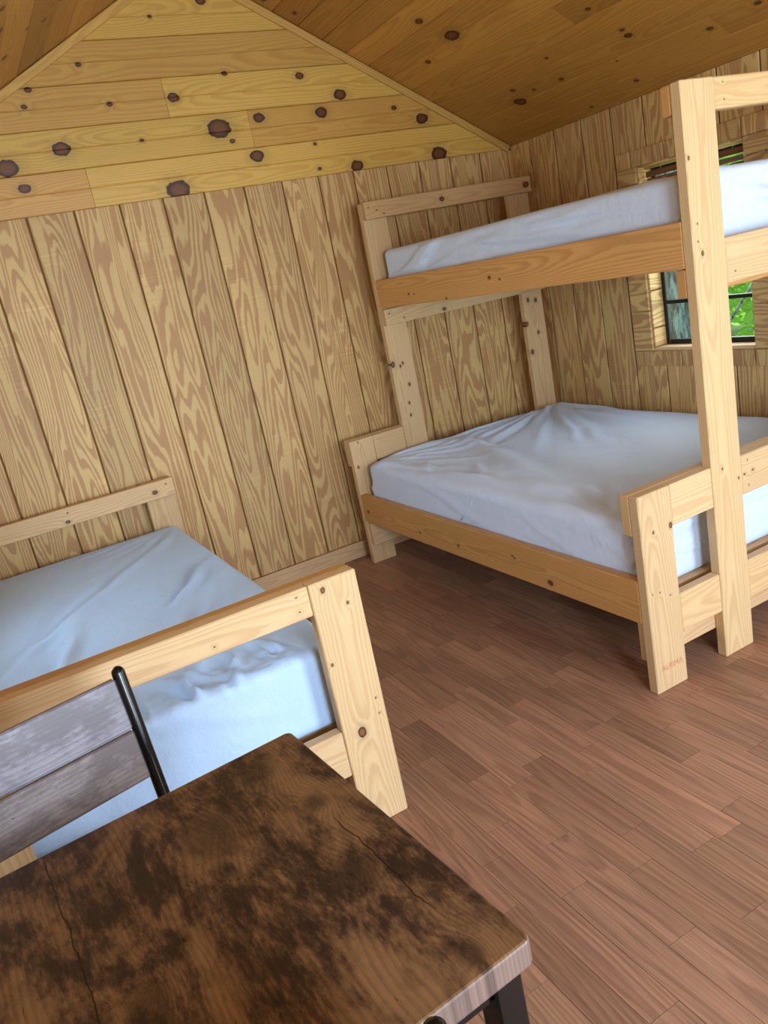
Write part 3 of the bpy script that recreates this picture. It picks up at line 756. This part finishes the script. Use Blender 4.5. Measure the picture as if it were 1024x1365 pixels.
def fan(u, v, o, a0, a1, n, l0, l1, w, amp, seed):
    """folds that spread from a pulled corner"""
    r = random.Random(seed); f = 0
    for i in range(n):
        a = math.radians(a0 + (a1 - a0) * (i + r.uniform(.1, .9)) / n); L = r.uniform(l0, l1); st = r.uniform(.0, .12)
        p = (o[0] + math.cos(a) * st, o[1] + math.sin(a) * st); q = (p[0] + math.cos(a) * L, p[1] + math.sin(a) * L)
        f = f + crease(u, v, p, q, w * r.uniform(.7, 1.4), amp * r.uniform(.5, 1.2))
    return f
def run(u, v, box, ang, n, l0, l1, w, amp, seed):
    """loose folds that run one way inside a box"""
    r = random.Random(seed); f = 0
    for i in range(n):
        a = math.radians(ang + r.uniform(-14, 14)); L = r.uniform(l0, l1); p = (r.uniform(box[0], box[1]), r.uniform(box[2], box[3]))
        f = f + crease(u, v, p, (p[0] + math.cos(a) * L, p[1] + math.sin(a) * L), w * r.uniform(.6, 1.5), amp * r.uniform(-.5, 1.1))
    return f
def mattress(name, lo, hi, fold, n, label, mat, r=.05, group=None):
    e = empty(name, ((lo[0] + hi[0]) / 2, (lo[1] + hi[1]) / 2, lo[2]), label=label, cat='mattress')
    me, o = mattress_mesh('fitted_sheet', lo, hi, r, n, fold, mat)
    mesh_obj('fitted_sheet', me, mat, e)
    return e

def parts_of(N):
    top = np.clip(N[:, 2], 0, 1) ** .7; body = np.clip((N[:, 2] + .25) / .2, 0, 1)
    return top, (1 - top) * body
def fold_lower(W, N):
    top, side = parts_of(N); x, y, z = W.T
    f = .006 * (ridge(x * 2.2 + y * 1.4, y * 1.6 - x) - .5) + .003 * (ridge(x * 6 + y * 3, y * 4 - x * 4) - .5)
    f += fan(x, y, (-.06, -.26), 180, 275, 15, .5, 1.25, .015, .011, 1)
    f += fan(x, y, (-1.30, -.25), 272, 358, 13, .25, .75, .012, .008, 2)
    f += fan(x, y, (-1.30, -2.07), 5, 85, 9, .2, .6, .012, .006, 3)
    f += run(x, y, (-1.25, -.7, -1.5, -.5), 250, 12, .3, .8, .014, .008, 4)
    f += crease(x, y, (-.80, -.42), (-1.18, -1.75), .035, .016) + crease(x, y, (-1.27, -.75), (-1.12, -2.0), .03, .014)
    g = .5 * (run(y, z, (-1.9, -.4, .36, .54), 188, 14, .3, .8, .010, .006, 5)) * (np.abs(N[:, 0]) > .3)
    h = run(x, z, (-1.3, -.4, .34, .56), 175, 16, .3, .8, .010, .006, 6) * (np.abs(N[:, 1]) > .3)
    return 1.45 * f * top + np.clip((1.4 * g + h) * side, -.010, .004)
def fold_upper(W, N):
    top, side = parts_of(N); x, y, z = W.T
    f = .004 * (ridge(x * 3 + y, y * 2) - .5) + fan(x, y, (-.97, -2.1), 5, 85, 8, .2, .6, .012, .006, 7)
    g = fan(y, z, (-.26, 1.42), 158, 178, 7, .35, .95, .010, .012, 8) + run(y, z, (-1.7, -.5, 1.44, 1.57), 184, 12, .3, .9, .010, .006, 9)
    h = run(x, z, (-.8, -.1, 1.40, 1.58), 160, 14, .15, .5, .010, .010, 10)
    lim = np.where(z > 1.475, .016, .006)                        # free to bulge only above the rail
    return f * top + np.clip(side * (2.0 * g * (np.abs(N[:, 0]) > .3) + 1.6 * h * (np.abs(N[:, 1]) > .3)), -.016, lim)
def fold_single(W, N):
    top, side = parts_of(N); x, y, z = W.T
    f = .005 * (ridge(x * 2.5 - y, y * 1.8 + x) - .5)
    f += run(x, y, (-3.25, -2.50, -1.9, -.9), 66, 26, .4, 1.1, .018, .012, 11) + fan(x, y, (-2.34, -.16), 180, 268, 8, .2, .6, .014, .005, 12)
    near = np.clip((-1.70 - y) / .2, 0, 1)
    f += near * (run(x, y, (-3.2, -2.45, -2.02, -1.9), 100, 26, .12, .3, .010, .012, 13) + .004 * (ridge(x * 11, y * 12) - .5) + .003 * (ridge(x * 26 + 3, y * 20) - .5))
    h = run(x, z, (-3.2, -2.4, .33, .5), 172, 8, .3, .8, .012, .004, 14)
    f = f * np.clip((-2.335 - x) / .12, 0, 1)                    # the cloth is taut over the long edge
    return (1.2 + near) * f * top + np.clip(side * h, -.004, .003)
m1 = mattress('bunk_mattress', (-1.311, -2.088, .299), (-.012, -.240, .566), fold_lower, (140, 200, 20),
              'wide mattress in a creased white fitted sheet on the lower berth', SHEET, r=.045)
mattress('bunk_mattress', (-.976, -2.106, 1.340), (-.012, -.236, 1.592), fold_upper, (80, 170, 26),
         'narrow mattress in a white fitted sheet up on the top berth', SHEET, r=.03)
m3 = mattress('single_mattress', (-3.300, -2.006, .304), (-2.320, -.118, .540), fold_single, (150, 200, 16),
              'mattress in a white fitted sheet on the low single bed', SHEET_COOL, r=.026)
# stitched corner seam on the side of the lower sheet, hem line at the foot of the single mattress
o1 = Vector(m1.location)
tube('seam', [Vector(p) - o1 for p in ((-1.290, -1.235, .555), (-1.304, -1.215, .540), (-1.310, -1.195, .51), (-1.3115, -1.17, .47), (-1.3115, -1.11, .425), (-1.3115, -1.08, .402))], .003, SHEET, m1, seg=6)

# ------------------------------------------------------------------ table
A = Vector((-2.712, -2.684, .75)); B = Vector((-2.668, -3.312, .75))
ty = (A - B); TD = ty.length; ty.normalize(); tx = Vector((ty.y, -ty.x, 0))
TL = .66; TH = .036
tc_ = (A + B) / 2 - tx * TL / 2
table = empty('dining_table', (tc_.x, tc_.y, 0), label='square table with dark mottled rustic top and black legs', cat='table')
bm = bmesh.new()
bmesh.ops.create_cube(bm, size=1, matrix=Matrix.Diagonal((TL, TD, TH, 1)))
ve = [e for e in bm.edges if abs(e.verts[0].co.z - e.verts[1].co.z) > .01]
bmesh.ops.bevel(bm, geom=ve, offset=.012, segments=4, affect='EDGES', profile=.5)
bmesh.ops.bevel(bm, geom=[e for e in bm.edges if abs(e.verts[0].co.z - e.verts[1].co.z) < .001 and len(e.link_faces) == 2 and abs(e.link_faces[0].normal.z - e.link_faces[1].normal.z) > .5], offset=.0035, segments=2, affect='EDGES', profile=.5)
# grain of the top runs along the table's depth: local x of the part is the depth axis
for v in bm.verts: v.co = Vector((v.co.y, -v.co.x, v.co.z))
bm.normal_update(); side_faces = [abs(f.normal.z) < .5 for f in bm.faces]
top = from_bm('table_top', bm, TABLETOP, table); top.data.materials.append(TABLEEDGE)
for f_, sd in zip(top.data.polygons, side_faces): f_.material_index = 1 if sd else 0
top; top.location = (0, 0, .75 - TH / 2); top.rotation_euler = (0, 0, math.pi / 2)
# burls in the print (depth, across): across is measured from the table's middle, positive to the left
for i, k in enumerate(((.149, -.121, .040), (.097, -.265, .016), (.246, -.231, .026), (-.08, -.23, .028), (-.283, -.264, .014), (-.071, .047, .02))): top['k%d' % i] = k
for sx in (-1, 1):
    for sy in (-1, 1):
        span('leg', BLACK, (0, 0, 0), (.04, .04, .75 - TH), UP, (0, -1, 0), table, bev=.003).location = (sx * (TL / 2 - .034), sy * (TD / 2 - .034), (.75 - TH) / 2)
for sy in (-1, 1):
    o = board('apron', BLACK, (0, 0, 0), TL - .108, .034, .02, XA, NA, table, bev=.002); o.location = (0, sy * (TD / 2 - .034), .75 - TH - .022)
    o = board('stretcher', BLACK, (0, 0, 0), TL - .108, .025, .02, XA, NA, table, bev=.002); o.location = (0, sy * (TD / 2 - .034), .16)
for sx in (-1, 1):
    o = board('apron', BLACK, (0, 0, 0), TD - .108, .034, .02, (0, 1, 0), (-1, 0, 0), table, bev=.002); o.location = (sx * (TL / 2 - .034), 0, .75 - TH - .022)

table.rotation_euler = (0, 0, math.atan2(tx.y, tx.x))

# ------------------------------------------------------------------ chairs
def make_chair(label):
    """local frame: the back stands at +y, the sitter looks to -y; origin on the floor under the back posts' middle"""
    c = empty('dining_chair', (0, 0, 0), label=label, cat='chair', group='chairs at the rustic table')
    hw = .19
    for s in (-1, 1):
        tube('back_post', [(s * hw, -.02, 0), (s * hw, 0, .42), (s * hw, .012, .52), (s * hw, .062, .878)], .0125, BLACK, c, seg=16, cap_round=True)
        tube('leg', [(s * hw, -.40, 0), (s * hw, -.39, .435)], .0125, BLACK, c, seg=12)
        tube('side_stretcher', [(s * hw, -.39, .20), (s * hw, -.012, .20)], .008, BLACK, c, seg=8)
    tube('front_stretcher', [(-hw, -.395, .28), (hw, -.395, .28)], .008, BLACK, c, seg=8)
    tube('back_stretcher', [(-hw, -.012, .24), (hw, -.012, .24)], .008, BLACK, c, seg=8)
    o = board('seat', TABLETOP, (0, -.20, .447), .40, .41, .022, (0, 1, 0), UP, c, bev=.004)
    tl = math.atan2(.05, .358)
    for z0, z1, t in ((.770, .872, (.0, .02, .10)), (.668, .766, (-.02, -.08, -.14))):  # upper slat tinted blue to paint in the sky's reflection, lower slat browner
        zc = (z0 + z1) / 2; yc = .012 + (zc - .52) * .05 / .358
        o = board('back_slat', SLATWOOD, (0, yc, zc), 2 * hw - .024, (z1 - z0), .016, (1, 0, 0), (0, -math.cos(tl), math.sin(tl)), c, bev=.003, tint=t)
    return c
chair = make_chair('wooden slat chair tucked in between the table and the single bed')
def copy_tree(o, parent=None):
    n = o.copy(); C.objects.link(n); n.parent = parent
    if parent is not None: n.matrix_parent_inverse = Matrix()
    for ch in o.children: copy_tree(ch, n)
    return n
chair2 = copy_tree(chair)
chair2['label'] = 'chair at the near edge of the table, only its black post tip shows'
def put_chair(c, post_right, z, ang, flip):
    """set the chair so that its post on the picture's right stands at the measured spot at height z"""
    yb = .012 + (z - .52) * .05 / .358
    R = Matrix.Rotation(ang, 3, 'Z'); lp = R @ Vector(((-.19 if flip else .19), yb, 0))
    c.location = (post_right[0] - lp.x, post_right[1] - lp.y, 0); c.rotation_euler = (0, 0, ang)
put_chair(chair, (-2.938, -2.45), .88, math.radians(12), False)
put_chair(chair2, (-2.857, -3.445), .885, math.radians(180 + 6), True)

# ------------------------------------------------------------------ outdoors beyond the windows
g = NT('forest_floor'); tcx = g.n('ShaderNodeTexCoord').outputs['Object']
GROUND = g.finish(g.mix(g.noise(tcx, 1.5, 4.0), lin(70, 96, 44), lin(120, 150, 62)), .9, .1)
bm = bmesh.new(); bmesh.ops.create_grid(bm, x_segments=40, y_segments=40, size=30)
for v in bm.verts: v.co.z = -.55 + .12 * math.sin(v.co.x * .7) * math.cos(v.co.y * .6) - (.0 if abs(v.co.x) > 4 else .1)
gr = from_bm('ground', bm, GROUND); tag(gr, 'green forest ground outside the cabin', None, None, 'structure')
g = NT('bark'); tcx = g.n('ShaderNodeTexCoord').outputs['Object']; bx_, by_, bz_ = g.sep(tcx)
nb = g.noise(g.comb(g.mul(bx_, 30), g.mul(by_, 30), g.mul(bz_, 6)), 1.0, 4.0, .65)
BARK = (g.bump(nb, .9, .02), g.finish(g.mix(g.rng(nb, .38, .62, 0, 1), lin(78, 84, 82), lin(168, 182, 180)), .85, .2))[1]
g = NT('leaf'); rn = g.n('ShaderNodeTexCoord').outputs['Object']
lc = g.mix(g.noise(rn, 3.0, 3.0), lin(92, 170, 48), lin(176, 226, 88))
g.b.inputs['Transmission Weight'].default_value = 0.0
tr_ = g.n('ShaderNodeBsdfTranslucent'); g.t.links.new(lc, tr_.inputs[0]); mxs = g.n('ShaderNodeMixShader'); mxs.inputs[0].default_value = .5
g.t.links.new(g.b.outputs[0], mxs.inputs[1]); g.t.links.new(tr_.outputs[0], mxs.inputs[2]); g.t.links.new(mxs.outputs[0], g.out.inputs[0])
LEAF = g.finish(lc, .5, .3)
def tree(loc, r0, h, lean, crown, n, leaf, seed, label, lean_y=0.0):
    rr = random.Random(seed)
    t = empty('tree', loc, label=label, cat='tree', group='trees outside the bunk window')
    bm = bmesh.new(); rings = []; seg = 20
    for k in range(14):
        z = h * k / 13; rad = r0 * (1 - .45 * k / 13)
        rings.append([bm.verts.new((lean * z + math.cos(a) * rad * (1 + .07 * math.sin(5 * a + k)), lean_y * z + .13 * r0 * math.sin(k) + math.sin(a) * rad, z)) for a in [2 * math.pi * j / seg for j in range(seg)]])
    for a_, b_ in zip(rings, rings[1:]):
        for j in range(seg): bm.faces.new((a_[j], a_[(j + 1) % seg], b_[(j + 1) % seg], b_[j]))
    bm.faces.new(rings[0][::-1]); bm.faces.new(rings[-1])
    from_bm('trunk', bm, BARK, t, smooth=True)
    V_, F_ = [], []
    cx, cz, rx, rz = crown
    for i in range(n):
        while True:
            p = Vector((rr.uniform(-1, 1), rr.uniform(-1, 1), rr.uniform(-1, 1)))
            if p.length < 1: break
        p = Vector((cx + p.x * rx, lean_y * cz + p.y * rx, cz + p.z * rz))
        d = Vector((rr.gauss(0, 1), rr.gauss(0, 1), rr.gauss(0, .6))).normalized(); e = d.orthogonal().normalized()
        e = Matrix.Rotation(rr.uniform(0, 6.28), 3, d) @ e; s = leaf * rr.uniform(.6, 1.2); f_ = d.cross(e) * .12 * s
        b0 = len(V_); V_ += [p - d * s, p + e * s * .45 + f_, p + d * s, p - e * s * .45 + f_]; F_ += [(b0, b0 + 1, b0 + 2), (b0, b0 + 2, b0 + 3)]
    me = bpy.data.meshes.new('foliage'); me.from_pydata([tuple(v) for v in V_], [], F_)
    fo = mesh_obj('foliage', me, LEAF, t); tag(fo, kind='stuff')
    for k in range(5):
        a = rr.uniform(0, 6.28); z = rr.uniform(.45, .9) * h
        w_ = min(1.0, r0 * 9); y_ = lean_y * z
        tube('branch', [(lean * z, y_, z), (lean * z + math.cos(a) * .5 * w_, y_ + math.sin(a) * .5 * w_, z + .25 * w_), (lean * z + math.cos(a) * 1.1 * w_, y_ + math.sin(a) * 1.1 * w_, z + .6 * w_)], min(.025, r0 * .4), BARK, t, seg=8)
    return t
tree((2.6, 1.27, -.5), .30, 6.0, .02, (.2, 5.2, 1.9, 1.8), 5000, .06, 1, 'thick grey barked tree trunk close outside the bunk window')
tree((5.6, 2.0, -.5), .12, 5.0, -.05, (0, 1.9, 1.5, 1.9), 9000, .085, 2, 'bright green leafy tree straight out from the bunk window')
tree((8.4, -.6, -.5), .14, 5.6, .04, (0, 2.4, 1.7, 2.3), 9000, .10, 3, 'light green tree standing behind the other trees outside')
tree((7.4, 5.4, -.5), .13, 5.2, .0, (0, 2.2, 2.0, 2.2), 9000, .10, 4, 'green leafy tree behind the grey trunk outside')
tree((3.0, 1.78, -.5), .022, 2.1, .0, (0, 1.9, .35, .3), 250, .05, 5, 'thin leaning sapling with pale stem outside the window', lean_y=-.84)
